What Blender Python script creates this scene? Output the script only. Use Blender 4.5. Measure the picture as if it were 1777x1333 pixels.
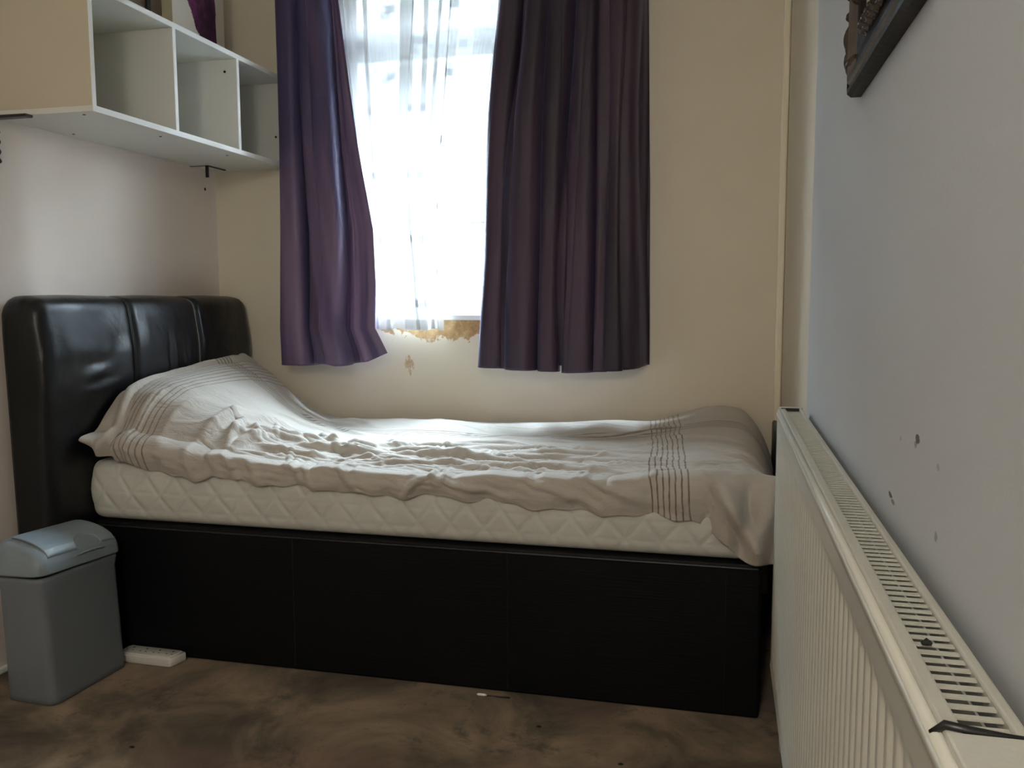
import bpy, bmesh, math, random
import numpy as np
from mathutils import Vector, Matrix
random.seed(7); np.random.seed(7)
PI = math.pi
sc = bpy.context.scene
C = sc.collection
for o in list(bpy.data.objects): bpy.data.objects.remove(o)

# ------------------------------------------------------------ camera, world, lights, exposure
CAM_H = 1.05
yaw, pitch, roll, FPX = -0.2394003, -0.09917909, -0.00335510, 1501.66
fw = Vector((math.sin(yaw)*math.cos(pitch), math.cos(yaw)*math.cos(pitch), math.sin(pitch)))
r0 = Vector((math.cos(yaw), -math.sin(yaw), 0)); u0 = r0.cross(fw)
rr = r0*math.cos(roll) + u0*math.sin(roll); uu = -r0*math.sin(roll) + u0*math.cos(roll)
cd = bpy.data.cameras.new('camera'); cam = bpy.data.objects.new('camera', cd); C.objects.link(cam)
cam.matrix_world = Matrix(((rr.x, uu.x, -fw.x, 0), (rr.y, uu.y, -fw.y, 0), (rr.z, uu.z, -fw.z, CAM_H), (0, 0, 0, 1)))
cd.sensor_fit = 'HORIZONTAL'; cd.sensor_width = 36.0; cd.lens = 36.0*FPX/1777.0
cd.clip_start = 0.02; cd.clip_end = 200
sc.camera = cam

WX0, WX1, WZ0, WZ1 = -1.50, -0.34, 0.975, 2.26      # window opening
YB, XL, XR, YR, ZC = 3.12, -1.97, 0.19, -1.3, 2.42  # room planes

world = bpy.data.worlds.new('sky'); sc.world = world; world.use_nodes = True
wn = world.node_tree.nodes; wl = world.node_tree.links; wn.clear()
wo = wn.new('ShaderNodeOutputWorld'); bg = wn.new('ShaderNodeBackground')
tc = wn.new('ShaderNodeTexCoord'); sx = wn.new('ShaderNodeSeparateXYZ')
rmp = wn.new('ShaderNodeValToRGB')
rmp.color_ramp.elements[0].position = 0.45; rmp.color_ramp.elements[0].color = (0.10, 0.105, 0.10, 1)
rmp.color_ramp.elements[1].position = 0.53; rmp.color_ramp.elements[1].color = (0.34, 0.37, 0.40, 1)
el = rmp.color_ramp.elements.new(0.92); el.color = (0.70, 0.85, 1.0, 1)
mp = wn.new('ShaderNodeMath'); mp.operation = 'MULTIPLY_ADD'; mp.inputs[1].default_value = .5; mp.inputs[2].default_value = .5
wl.new(tc.outputs['Generated'], sx.inputs[0]); wl.new(sx.outputs['Z'], mp.inputs[0]); wl.new(mp.outputs[0], rmp.inputs[0])
wl.new(rmp.outputs[0], bg.inputs['Color']); bg.inputs['Strength'].default_value = 66.0
wl.new(bg.outputs[0], wo.inputs[0])

def area(name, loc, rot, sx_, sy_, power, col, portal=False):
    l = bpy.data.lights.new(name, 'AREA'); l.shape = 'RECTANGLE'; l.size = sx_; l.size_y = sy_; l.energy = power; l.color = col
    if portal: l.cycles.is_portal = True
    o = bpy.data.objects.new(name, l); o.location = loc; o.rotation_euler = rot; C.objects.link(o); return o
area('window_daylight_portal', ((WX0+WX1)/2, 3.30, (WZ0+WZ1)/2), (-PI/2, 0, 0), WX1-WX0, WZ1-WZ0, 1, (1, 1, 1), True)
# warm fill lamp added behind the viewer, unseen
FILL_LAMP = (-0.28, -0.80, 1.85)
ll = bpy.data.lights.new('added_fill_light', 'POINT'); ll.shadow_soft_size = .16; ll.energy = 15; ll.color = (1.0, .93, .83)
lo = bpy.data.objects.new('added_fill_light', ll); lo.location = FILL_LAMP; C.objects.link(lo)

sc.view_settings.view_transform = 'Standard'; sc.view_settings.look = 'None'
sc.view_settings.gamma = 1.0; sc.view_settings.use_curve_mapping = False
sc.view_settings.exposure = 1.56
sc.cycles.max_bounces = 10; sc.cycles.diffuse_bounces = 6; sc.cycles.transparent_max_bounces = 24
sc.cycles.transmission_bounces = 10; sc.cycles.sample_clamp_indirect = 6.0

# ------------------------------------------------------------ material helpers
class NT:
    def __init__(s, name):
        s.m = bpy.data.materials.new(name); s.m.use_nodes = True
        s.t = s.m.node_tree; s.n = s.t.nodes; s.l = s.t.links
        s.p = s.n['Principled BSDF']; s.out = s.n['Material Output']
    def node(s, t, **k):
        x = s.n.new(t)
        for a, b in k.items(): setattr(x, a, b)
        return x
    def link(s, a, b): s.l.new(a, b)
    def coord(s, kind='Object'): return s.node('ShaderNodeTexCoord').outputs[kind]
    def mapping(s, v, scale=(1, 1, 1), loc=(0, 0, 0), rot=(0, 0, 0)):
        m = s.node('ShaderNodeMapping'); s.link(v, m.inputs[0])
        m.inputs['Scale'].default_value = scale; m.inputs['Location'].default_value = loc; m.inputs['Rotation'].default_value = rot
        return m.outputs[0]
    def noise(s, v, scale, detail=4, rough=.5, dist=0):
        n = s.node('ShaderNodeTexNoise'); s.link(v, n.inputs['Vector'])
        n.inputs['Scale'].default_value = scale; n.inputs['Detail'].default_value = detail
        n.inputs['Roughness'].default_value = rough; n.inputs['Distortion'].default_value = dist
        return n.outputs['Fac']
    def math(s, op, a, b=None, c=None, clamp=False):
        m = s.node('ShaderNodeMath', operation=op, use_clamp=clamp)
        for i, v in enumerate((a, b, c)):
            if v is None: continue
            if isinstance(v, (int, float)): m.inputs[i].default_value = v
            else: s.link(v, m.inputs[i])
        return m.outputs[0]
    def sstep(s, v, a, b):
        m = s.node('ShaderNodeMapRange', interpolation_type='SMOOTHSTEP')
        s.link(v, m.inputs[0]); m.inputs[1].default_value = a; m.inputs[2].default_value = b
        m.inputs[3].default_value = 0; m.inputs[4].default_value = 1
        return m.outputs[0]
    def ramp(s, f, els):
        r = s.node('ShaderNodeValToRGB'); s.link(f, r.inputs[0]); e = r.color_ramp.elements
        while len(e) < len(els): e.new(.5)
        for i, (p, c) in enumerate(els): e[i].position = p; e[i].color = (*c, 1)
        return r.outputs[0]
    def mix(s, f, a, b):
        m = s.node('ShaderNodeMix', data_type='RGBA')
        if isinstance(f, (int, float)): m.inputs[0].default_value = f
        else: s.link(f, m.inputs[0])
        for i, v in ((6, a), (7, b)):
            if isinstance(v, tuple): m.inputs[i].default_value = (*v, 1)
            else: s.link(v, m.inputs[i])
        return m.outputs[2]
    def bump(s, h, strength=.3, dist=.01, prev=None):
        b = s.node('ShaderNodeBump'); s.link(h, b.inputs['Height'])
        b.inputs['Strength'].default_value = strength; b.inputs['Distance'].default_value = dist
        if prev is not None: s.link(prev, b.inputs['Normal'])
        return b.outputs[0]
    def set(s, col=None, rough=.5, spec=.5, metal=0, normal=None, sheen=0, coat=0):
        p = s.p
        if col is not None:
            if isinstance(col, tuple): p.inputs['Base Color'].default_value = (*col, 1)
            else: s.link(col, p.inputs['Base Color'])
        if isinstance(rough, (int, float)): p.inputs['Roughness'].default_value = rough
        else: s.link(rough, p.inputs['Roughness'])
        p.inputs['Specular IOR Level'].default_value = spec; p.inputs['Metallic'].default_value = metal
        p.inputs['Sheen Weight'].default_value = sheen; p.inputs['Coat Weight'].default_value = coat
        if normal is not None: s.link(normal, p.inputs['Normal'])
        return s.m

def plain(name, col, rough=.5, var=.06, nscale=9, bump=.05, bscale=300, spec=.5, metal=0):
    t = NT(name); v = t.coord(); f = t.noise(v, nscale, 4)
    c = t.mix(f, tuple(max(0, x*(1-var)) for x in col), tuple(min(1, x*(1+var)) for x in col))
    nb = t.bump(t.noise(v, bscale, 2), bump, .002)
    return t.set(c, rough, spec, metal, nb)

def wall_mat(name, col, kind=None):
    t = NT(name); v = t.coord()
    f = t.noise(v, 2.2, 5, .55); c = t.mix(f, tuple(x*.95 for x in col), tuple(min(1, x*1.04) for x in col))
    # scattered scuffs
    sc_ = t.noise(v, 38, 6, .7); mk = t.sstep(sc_, .72, .80); c = t.mix(t.math('MULTIPLY', mk, .35), c, (.30, .24, .17))
    h = t.math('ADD', t.math('MULTIPLY', t.noise(v, 14, 5, .6), .6), t.math('MULTIPLY', t.noise(v, 160, 3, .6), .25))
    x = t.node('ShaderNodeSeparateXYZ'); t.link(v, x.inputs[0])
    X, Y, Z = x.outputs
    if kind == 'back':
        # bare orange-brown plaster where the paint has come off under the window board
        wob = t.noise(t.mapping(v, (1, 1, 1)), 17, 6, .7)
        lim = t.math('ADD', t.math('MULTIPLY', t.math('SUBTRACT', wob, .5), .16), .895)
        xs = t.math('ABSOLUTE', t.math('ADD', X, 1.02))
        lim = t.math('ADD', lim, t.math('MULTIPLY', t.math('POWER', xs, 2.0), .55))
        m1 = t.sstep(t.math('SUBTRACT', Z, lim), -.003, .004)
        m1 = t.math('MULTIPLY', m1, t.math('LESS_THAN', xs, .38))
        m1 = t.math('MULTIPLY', m1, t.math('LESS_THAN', Z, 1.0))
        # run below it
        dx = t.math('DIVIDE', t.math('ADD', X, 1.163), .028); dz = t.math('DIVIDE', t.math('SUBTRACT', Z, .80), .055)
        rad = t.math('ADD', t.math('POWER', t.math('ABSOLUTE', dx), 2.0), t.math('POWER', t.math('ABSOLUTE', dz), 2.0))
        m2 = t.math('MULTIPLY', t.sstep(t.math('ADD', t.math('MULTIPLY', rad, -.32), t.noise(t.mapping(v, (1, 1, .45)), 70, 4, .7)), .36, .48), .8)
        m = t.math('MAXIMUM', m1, m2)
        pl = t.ramp(t.noise(v, 30, 6, .7), [(.25, (.26, .14, .055)), (.5, (.44, .27, .12)), (.68, (.60, .43, .24)), (.85, (.72, .62, .45))])
        c = t.mix(m, c, pl); h = t.math('SUBTRACT', h, t.math('MULTIPLY', m, .8))
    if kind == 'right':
        c = t.mix(t.sstep(Y, 2.02, 2.30), c, (.60, .53, .41))  # base colour turns tan towards the window wall
        for (py, pz, ry, rz, a) in ((.923, .909, .011, .0050, .9), (.930, .902, .006, .004, .6), (1.050, .824, .012, .0035, .95), (1.034, .819, .012, .0030, .7), (.832, .834, .006, .005, .5), (1.005, .896, .005, .003, .35), (.835, .897, .006, .004, .35)):
            d = t.math('ADD', t.math('POWER', t.math('DIVIDE', t.math('SUBTRACT', Y, py), ry), 2.0), t.math('POWER', t.math('DIVIDE', t.math('SUBTRACT', Z, pz), rz), 2.0))
            d = t.math('ADD', d, t.math('MULTIPLY', t.math('SUBTRACT', t.noise(t.mapping(v, (1, .4, 1)), 260, 3), .5), 1.6))
            k = t.math('MULTIPLY', t.math('SUBTRACT', 1.0, t.sstep(d, .5, 1.1)), a)
            c = t.mix(k, c, (.10, .065, .04))
    n = t.bump(h, .22, .006)
    return t.set(c, .62, .35, 0, n)

M = {}
M['wall_back'] = wall_mat('cream_wall_paint_window_side', (.70, .63, .50), 'back')
M['wall_left'] = wall_mat('cream_wall_paint_bed_side', (.73, .65, .585))
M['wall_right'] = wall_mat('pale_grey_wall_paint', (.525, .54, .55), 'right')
M['wall_tan'] = wall_mat('tan_wall_window_end', (.60, .53, .41))  # tan tone for the far end of the right wall
M['trim_cream'] = plain('cream_trim_paint', (.78, .71, .56), .5, .03)
M['wall_rear'] = wall_mat('cream_wall_paint_rear', (.55, .50, .42))
M['ceiling'] = plain('white_ceiling_paint', (.74, .73, .70), .8)
M['white_board'] = plain('white_melamine', (.70, .70, .65), .38, .03, 5, .03)
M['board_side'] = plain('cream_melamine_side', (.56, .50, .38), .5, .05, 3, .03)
M['board_edge'] = plain('white_edge_band', (.86, .86, .84), .4, .02)
M['upvc'] = plain('white_window_plastic', (.80, .82, .82), .3, .02, 4, .01)
M['sill'] = plain('white_painted_window_board', (.78, .79, .80), .35, .03, 6, .05)
M['black_metal'] = plain('black_iron', (.012, .011, .011), .4, .3, 40, .2, 200)
M['steel'] = plain('worn_steel', (.35, .33, .30), .35, .2, 60, .1, 300, .5, 1)
M['black_plastic'] = plain('black_plastic', (.01, .01, .01), .35)
M['dark_hole'] = plain('dark_recess', (.012, .012, .012), .8)
M['bin_body'] = plain('grey_bin_plastic', (.145, .16, .176), .5, .05, 12, .25, 500)
M['bin_lid'] = plain('blue_grey_lid_plastic', (.20, .24, .262), .42, .05, 12, .2, 500)
M['bin_flap'] = plain('blue_grey_flap_plastic', (.225, .275, .30), .38, .04, 12, .2, 500)
M['socket_white'] = plain('ivory_socket_plastic', (.62, .61, .55), .4, .05, 30, .05)
M['rad_white'] = plain('ivory_radiator_enamel', (.55, .545, .475), .34, .04, 7, .12, 160)
M['rad_grille'] = plain('ivory_grille_enamel', (.50, .49, .42), .42, .12, 30, .15, 160)
M['mattress_strap'] = plain('beige_tape', (.5, .47, .4), .8)
M['brass'] = plain('white_lamp_glass', (.8, .78, .72), .4)

def leather(name, base, wr=.0):
    t = NT(name); v = t.coord()
    vo = t.node('ShaderNodeTexVoronoi', feature='DISTANCE_TO_EDGE'); t.link(v, vo.inputs['Vector']); vo.inputs['Scale'].default_value = 420
    g = t.math('MINIMUM', vo.outputs['Distance'], .25)
    big = t.noise(v, 7, 4, .55, .4)
    b1 = t.bump(g, .16, .0015); b2 = t.bump(big, .25, .02, b1)
    rg = t.math('ADD', t.math('MULTIPLY', t.noise(v, 6, 2, .4), .10), .285)
    c = t.mix(t.noise(v, 5, 4), tuple(x*.7 for x in base), tuple(x*1.4 for x in base))
    return t.set(c, rg, .42, 0, b2)
M['leather'] = leather('black_faux_leather', (.004, .0045, .0055))
def base_cloth():
    t = NT('black_faux_leather_base'); v = t.coord()
    h = t.noise(t.mapping(v, (6, 6, 260)), 1.0, 3)
    c = t.mix(t.noise(v, 4, 4), (.0020, .0022, .0028), (.0045, .005, .006))
    return t.set(c, .55, .16, 0, t.bump(h, .3, .002))
M['base'] = base_cloth()
t = NT('cream_seam_thread'); M['thread'] = t.set((.16, .155, .15), .6)
t = NT('black_piping'); M['piping'] = t.set((.006, .006, .007), .35)

def duvet_mat():
    t = NT('oatmeal_cotton_duvet'); uv = t.coord('UV'); v = t.coord()
    x = t.node('ShaderNodeSeparateXYZ'); t.link(uv, x.inputs[0]); U, V = x.outputs[0], x.outputs[1]
    wob = t.math('MULTIPLY', t.math('SUBTRACT', t.noise(v, 9, 3), .5), .012)
    Uw = t.math('ADD', U, wob); Vw = t.math('ADD', V, wob)
    def lines(P, c0, pitch, n, w):
        d = t.math('SUBTRACT', P, c0)
        q = t.math('MULTIPLY', t.math('ABSOLUTE', t.math('SUBTRACT', t.math('FRACT', t.math('ADD', t.math('DIVIDE', d, pitch), .5)), .5)), pitch)
        l = t.math('SUBTRACT', 1.0, t.sstep(q, w*.45, w))
        inr = t.math('LESS_THAN', t.math('ABSOLUTE', t.math('SUBTRACT', d, pitch*(n-1)/2)), pitch*(n/2-.02))
        return t.math('MULTIPLY', l, inr)
    Us = t.math('ADD', Uw, t.math('MULTIPLY', t.math('SUBTRACT', V, 2.15), .078))
    a = lines(Us, -.168, .0152, 7, .0026)
    b = lines(Uw, -1.715, .0165, 7, .0026)
    c_ = lines(Vw, 2.74, .0165, 5, .0048)
    m = t.math('MAXIMUM', t.math('MULTIPLY', a, .9), t.math('MAXIMUM', t.math('MULTIPLY', b, .75), t.math('MULTIPLY', c_, .8)))
    m = t.math('MULTIPLY', m, t.math('ADD', t.math('MULTIPLY', t.noise(v, 60, 3), .7), .55), clamp=True)
    base = t.mix(t.noise(v, 6, 5, .6), (.475, .43, .37), (.565, .52, .46))
    col = t.mix(m, base, (.17, .115, .085))
    h = t.math('MULTIPLY', t.noise(t.mapping(v, (.45, 1.1, 1)), 26, 5, .62, .9), 1.0)
    h2 = t.noise(v, 520, 2)
    n = t.bump(m, .25, -.002, t.bump(h2, .10, .001, t.bump(h, .55, .010)))
    t.set(col, .85, .2, 0, n, .25)
    # thin cotton lets a little light through
    tr = t.node('ShaderNodeBsdfTranslucent'); t.link(col, tr.inputs[0]); mx = t.node('ShaderNodeMixShader'); mx.inputs[0].default_value = .12
    t.link(t.p.outputs[0], mx.inputs[1]); t.link(tr.outputs[0], mx.inputs[2]); t.link(mx.outputs[0], t.out.inputs[0])
    return t.m
M['duvet'] = duvet_mat()
def mattress_mat():
    t = NT('quilted_cream_ticking'); v = t.coord()
    c = t.mix(t.noise(v, 5, 5, .6), (.49, .49, .435), (.62, .62, .565))
    st = t.sstep(t.noise(t.mapping(v, (1, 1, 2)), 4, 5, .7), .55, .72)
    c = t.mix(t.math('MULTIPLY', st, .35), c, (.45, .38, .31))
    return t.set(c, .8, .2, 0, t.bump(t.noise(v, 240, 3), .25, .002), .1)
M['mattress'] = mattress_mat()

def curtain_mat(name, ca, cb, tr_w, cr_=.5, ws=5.5):
    t = NT(name); uv = t.coord('UV'); v = t.coord()
    c = t.mix(t.sstep(t.noise(t.mapping(uv, (7, .35, 1)), 2.0, 3, .5), .36, .62), ca, cb)  # lit folds and valley shade put into the cloth colour as vertical bands
    # crushed taffeta: short horizontal crinkles and long wavering vertical creases
    h1 = t.noise(t.mapping(uv, (26, 230, 1)), 1.0, 3, .6)
    w = t.node('ShaderNodeTexWave', wave_type='BANDS', bands_direction='X'); t.link(t.mapping(uv, (1, .10, 1)), w.inputs[0])
    w.inputs['Scale'].default_value = ws; w.inputs['Distortion'].default_value = 7; w.inputs['Detail'].default_value = 3; w.inputs['Detail Scale'].default_value = 1.2
    h2 = t.math('POWER', w.outputs['Fac'], .25)
    n = t.bump(h1, .35, .0018, t.bump(h2, cr_, .006))
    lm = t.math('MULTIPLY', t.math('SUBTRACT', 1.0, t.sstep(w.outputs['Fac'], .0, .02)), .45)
    c = t.mix(lm, c, (.012, .006, .014))  # crease shade drawn into the colour as dark lines
    t.set(c, .48, .4, 0, n, .22); t.p.inputs['Sheen Tint'].default_value = (.45, .5, .9, 1)
    tr = t.node('ShaderNodeBsdfTranslucent'); tr.inputs[0].default_value = (.34, .16, .36, 1)
    mx = t.node('ShaderNodeMixShader'); mx.inputs[0].default_value = tr_w
    t.link(t.p.outputs[0], mx.inputs[1]); t.link(tr.outputs[0], mx.inputs[2]); t.link(mx.outputs[0], t.out.inputs[0])
    return t.m
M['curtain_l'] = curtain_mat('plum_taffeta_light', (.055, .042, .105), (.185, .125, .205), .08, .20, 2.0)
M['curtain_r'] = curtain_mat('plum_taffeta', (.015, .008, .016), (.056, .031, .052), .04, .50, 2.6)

def net_mat():
    t = NT('white_voile_net'); uv = t.coord('UV'); v = t.coord()
    x = t.node('ShaderNodeSeparateXYZ'); t.link(uv, x.inputs[0]); U, V = x.outputs[0], x.outputs[1]
    px_, pz_ = .25, .118
    cz = t.math('DIVIDE', t.math('SUBTRACT', V, .028), pz_); row = t.math('FLOOR', cz)
    off = t.math('ADD', t.math('FRACT', t.math('MULTIPLY', row, .5)), .10)
    cx = t.math('ADD', t.math('DIVIDE', U, px_), off)
    du = t.math('MULTIPLY', t.math('ABSOLUTE', t.math('SUBTRACT', t.math('FRACT', cx), .5)), px_)
    dv = t.math('MULTIPLY', t.math('ABSOLUTE', t.math('SUBTRACT', t.math('FRACT', cz), .5)), pz_)
    sq = t.math('MULTIPLY', t.math('LESS_THAN', du, .019), t.math('LESS_THAN', dv, .0135))
    yel = t.sstep(t.noise(v, 7, 5, .7), .55, .72)
    yel = t.math('MULTIPLY', yel, t.math('SUBTRACT', 1.0, t.sstep(V, .25, .55)))
    col = t.mix(yel, (.74, .75, .76), (.62, .57, .42)); col = t.mix(sq, col, (.46, .46, .48))
    d = t.node('ShaderNodeBsdfDiffuse'); t.link(col, d.inputs[0]); tl = t.node('ShaderNodeBsdfTranslucent'); t.link(col, tl.inputs[0])
    m1 = t.node('ShaderNodeMixShader'); m1.inputs[0].default_value = .07
    t.link(d.outputs[0], m1.inputs[1]); t.link(tl.outputs[0], m1.inputs[2])
    tp = t.node('ShaderNodeBsdfTransparent'); m2 = t.node('ShaderNodeMixShader')
    weave = t.noise(t.mapping(uv, (300, 8, 1)), 1.0, 2)
    al = t.math('ADD', t.math('MULTIPLY', weave, .20), .38); al = t.math('MAXIMUM', al, t.math('MULTIPLY', sq, .72)); hemz = t.math('LESS_THAN', V, .972); al = t.math('MAXIMUM', al, t.math('MULTIPLY', hemz, .80))
    t.link(al, m2.inputs[0]); t.link(tp.outputs[0], m2.inputs[1]); t.link(m1.outputs[0], m2.inputs[2]); t.link(m2.outputs[0], t.out.inputs[0])
    return t.m
M['net'] = net_mat()
t = NT('window_glass'); t.p.inputs['Base Color'].default_value = (1, 1, 1, 1)
g = t.node('ShaderNodeBsdfTransparent'); g.inputs[0].default_value = (.96, .98, .98, 1); gl = t.node('ShaderNodeBsdfGlossy'); gl.inputs['Roughness'].default_value = .02
mx = t.node('ShaderNodeMixShader'); mx.inputs[0].default_value = .06; t.link(g.outputs[0], mx.inputs[1]); t.link(gl.outputs[0], mx.inputs[2]); t.link(mx.outputs[0], t.out.inputs[0])
M['glass'] = t.m

def carpet_mat():
    t = NT('stained_beige_carpet'); v = t.coord()
    big = t.noise(v, 3.2, 6, .62, .5)
    c = t.ramp(big, [(.37, (.085, .064, .040)), (.46, (.165, .122, .075)), (.54, (.265, .195, .122)), (.62, (.38, .27, .175))])
    red = t.sstep(t.noise(t.mapping(v, (1, 1, 1), (3, 1, 0)), 2.1, 4), .52, .66)
    c = t.mix(t.math('MULTIPLY', red, .5), c, (.25, .145, .105))
    dk = t.sstep(t.noise(t.mapping(v, (1, 1, 1), (7, 2, 0)), 5.5, 7, .72, .3), .53, .66)
    c = t.mix(t.math('MULTIPLY', dk, .65), c, (.045, .036, .024))
    sp = t.sstep(t.noise(v, 75, 5, .75), .615, .66)
    c = t.mix(t.math('MULTIPLY', sp, .7), c, (.03, .022, .014))
    lt = t.sstep(t.noise(t.mapping(v, (1, 1, 1), (1, 5, 0)), 8, 6, .7), .64, .72)
    c = t.mix(t.math('MULTIPLY', lt, .35), c, (.36, .28, .20))
    c = t.mix(t.math('MULTIPLY', t.noise(v, 900, 2), .35), c, (.06, .045, .03))
    h = t.math('ADD', t.noise(v, 700, 3, .7), t.math('MULTIPLY', t.noise(v, 20, 4), .8))
    return t.set(c, .95, .1, 0, t.bump(h, .6, .004), .1)
M['carpet'] = carpet_mat()
def wood_frame_mat():
    t = NT('dark_carved_wood'); v = t.coord()
    c = t.ramp(t.noise(t.mapping(v, (1, .4, 1)), 22, 5, .7), [(.35, (.004, .003, .002)), (.60, (.020, .011, .006)), (.8, (.06, .042, .028))])
    return t.set(c, .42, .12, 0, t.bump(t.noise(v, 60, 4, .6), .35, .003))
M['frame_wood'] = wood_frame_mat()
M['frame_carved'] = plain('dark_polished_carving', (.050, .036, .026), .25, .6, 50, .3, 90)
M['frame_lit'] = plain('bevel_highlight_wood', (.085, .070, .055), .30, .5, 60, .3, 90)  # bevel's reflected light put into the colour, paler than the moulding
t = NT('grey_picture_surface'); v = t.coord(); M['frame_pic'] = t.set(t.mix(t.noise(v, 4, 3), (.33, .37, .38), (.42, .46, .47)), .12, .5)
def canvas_mat():
    t = NT('plum_painting'); v = t.coord(); x = t.node('ShaderNodeSeparateXYZ'); t.link(v, x.inputs[0]); Y, Z = x.outputs[1], x.outputs[2]
    # local: y 0..0.31 along the wall, z up; dark plum brush shape narrowing downward on the right
    wob = t.math('MULTIPLY', t.math('SUBTRACT', t.noise(v, 14, 5, .7), .5), .07)
    left = t.math('ADD', t.math('MULTIPLY_ADD', Z, -.52, .185), wob)
    left = t.math('MAXIMUM', left, .045)
    wob2 = t.math('MULTIPLY', t.math('SUBTRACT', t.noise(v, 9, 4, .6), .5), .03)
    right = t.math('ADD', t.math('MULTIPLY_ADD', Z, -.04, .262), wob2)
    m = t.math('MULTIPLY', t.sstep(t.math('SUBTRACT', Y, left), -.002, .003), t.math('SUBTRACT', 1.0, t.sstep(t.math('SUBTRACT', Y, right), -.003, .003)))
    dkc = t.ramp(t.noise(t.mapping(v, (1, 1, .5)), 12, 5, .65), [(.36, (.012, .008, .012)), (.50, (.05, .008, .035)), (.68, (.19, .035, .12))])
    c = t.mix(m, (.60, .55, .47), dkc)
    return t.set(c, .7, .3, 0, t.bump(t.noise(v, 400, 2), .2, .001))
M['canvas'] = canvas_mat()
M['canvas_edge'] = plain('raw_canvas_edge', (.42, .38, .24), .8)
t = NT('brown_photo_print'); v = t.coord(); x = t.node('ShaderNodeSeparateXYZ'); t.link(v, x.inputs[0])
zz = t.math('ADD', x.outputs[2], t.math('MULTIPLY', t.math('SUBTRACT', t.noise(v, 12, 3), .5), .10))
M['photo'] = t.set(t.ramp(zz, [(.05, (.30, .31, .25)), (.10, (.20, .19, .15)), (.135, (.11, .06, .035)), (.5, (.16, .085, .05))]), .3)

# ------------------------------------------------------------ mesh helpers
def mesh_obj(name, verts, faces, mat, parent=None, smooth=False, uvs=None):
    me = bpy.data.meshes.new(name); me.from_pydata([tuple(map(float, v)) for v in verts], [], faces)
    if uvs is not None:
        ul = me.uv_layers.new(name='UVMap'); li = np.empty(len(me.loops), dtype=np.int32); me.loops.foreach_get('vertex_index', li)
        ul.data.foreach_set('uv', np.asarray(uvs, dtype=np.float32)[li].ravel())
    if smooth: me.polygons.foreach_set('use_smooth', [True]*len(me.polygons))
    for m in (mat if isinstance(mat, (list, tuple)) else [mat]): me.materials.append(m)
    me.update(); o = bpy.data.objects.new(name, me); C.objects.link(o)
    if parent is not None: o.parent = parent
    return o
def bm_obj(name, bm, mat, parent=None, smooth=False, loc=None):
    me = bpy.data.meshes.new(name); bmesh.ops.recalc_face_normals(bm, faces=bm.faces); bm.to_mesh(me); bm.free()
    if smooth: me.polygons.foreach_set('use_smooth', [True]*len(me.polygons))
    for m in (mat if isinstance(mat, (list, tuple)) else [mat]): me.materials.append(m)
    o = bpy.data.objects.new(name, me); C.objects.link(o)
    if parent is not None: o.parent = parent
    if loc is not None: o.location = loc
    return o
def box(bm, x0, x1, y0, y1, z0, z1, bev=0, seg=2):
    v = [bm.verts.new(p) for p in ((x0, y0, z0), (x1, y0, z0), (x1, y1, z0), (x0, y1, z0), (x0, y0, z1), (x1, y0, z1), (x1, y1, z1), (x0, y1, z1))]
    fs = [bm.faces.new([v[i] for i in q]) for q in ((0, 3, 2, 1), (4, 5, 6, 7), (0, 1, 5, 4), (1, 2, 6, 5), (2, 3, 7, 6), (3, 0, 4, 7))]
    if bev: 
        es = list({e for f in fs for e in f.edges})
        bmesh.ops.bevel(bm, geom=es, offset=bev, segments=seg, profile=.5, affect='EDGES')
def boxes(name, lst, mat, parent=None, bev=0, loc=None):
    bm = bmesh.new()
    for b in lst: box(bm, *b, bev=bev)
    return bm_obj(name, bm, mat, parent, loc=loc)
def tube(bm, pts, r, n=8, cap=True):
    pts = [Vector(p) for p in pts]; rings = []
    for i, p in enumerate(pts):
        a = pts[max(i-1, 0)]; b = pts[min(i+1, len(pts)-1)]; d = (b-a).normalized()
        up = Vector((0, 0, 1)) if abs(d.z) < .9 else Vector((1, 0, 0)); s = d.cross(up).normalized(); q = s.cross(d)
        ri = r[i] if isinstance(r, (list, tuple)) else r
        rings.append([bm.verts.new(p + s*math.cos(2*PI*k/n)*ri + q*math.sin(2*PI*k/n)*ri) for k in range(n)])
    for a, b in zip(rings, rings[1:]):
        for k in range(n): bm.faces.new((a[k], a[(k+1) % n], b[(k+1) % n], b[k]))
    if cap: bm.faces.new(rings[0]); bm.faces.new(rings[-1])
def grid_faces(nu, nv, flip=False):
    f = []
    for j in range(nv-1):
        for i in range(nu-1):
            a = j*nu+i; q = (a, a+1, a+nu+1, a+nu); f.append(q[::-1] if flip else q)
    return f
def thing(name, label, cat, loc=(0, 0, 0), group=None):
    o = bpy.data.objects.new(name, None); C.objects.link(o); o.location = loc; o.empty_display_size = .1
    o['label'] = label; o['category'] = cat
    if group: o['group'] = group
    return o
def tag(o, label, cat, group=None):
    o['label'] = label; o['category'] = cat
    if group: o['group'] = group
    return o
def struct(o): o['kind'] = 'structure'; return o
def interp(x, pts): return np.interp(x, [p[0] for p in pts], [p[1] for p in pts])
def hnoise(x, y, seed, octs=4):
    """smooth value noise from random sines, vectorised"""
    r = np.random.RandomState(seed); s = 0; a = 1.0
    for o in range(octs):
        for _ in range(4):
            th = r.uniform(0, 2*PI); k = (2**o)*r.uniform(.7, 1.3); s = s + a*np.sin(k*(x*math.cos(th)+y*math.sin(th))*2*PI + r.uniform(0, 2*PI))/4
        a *= .55
    return s

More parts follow.
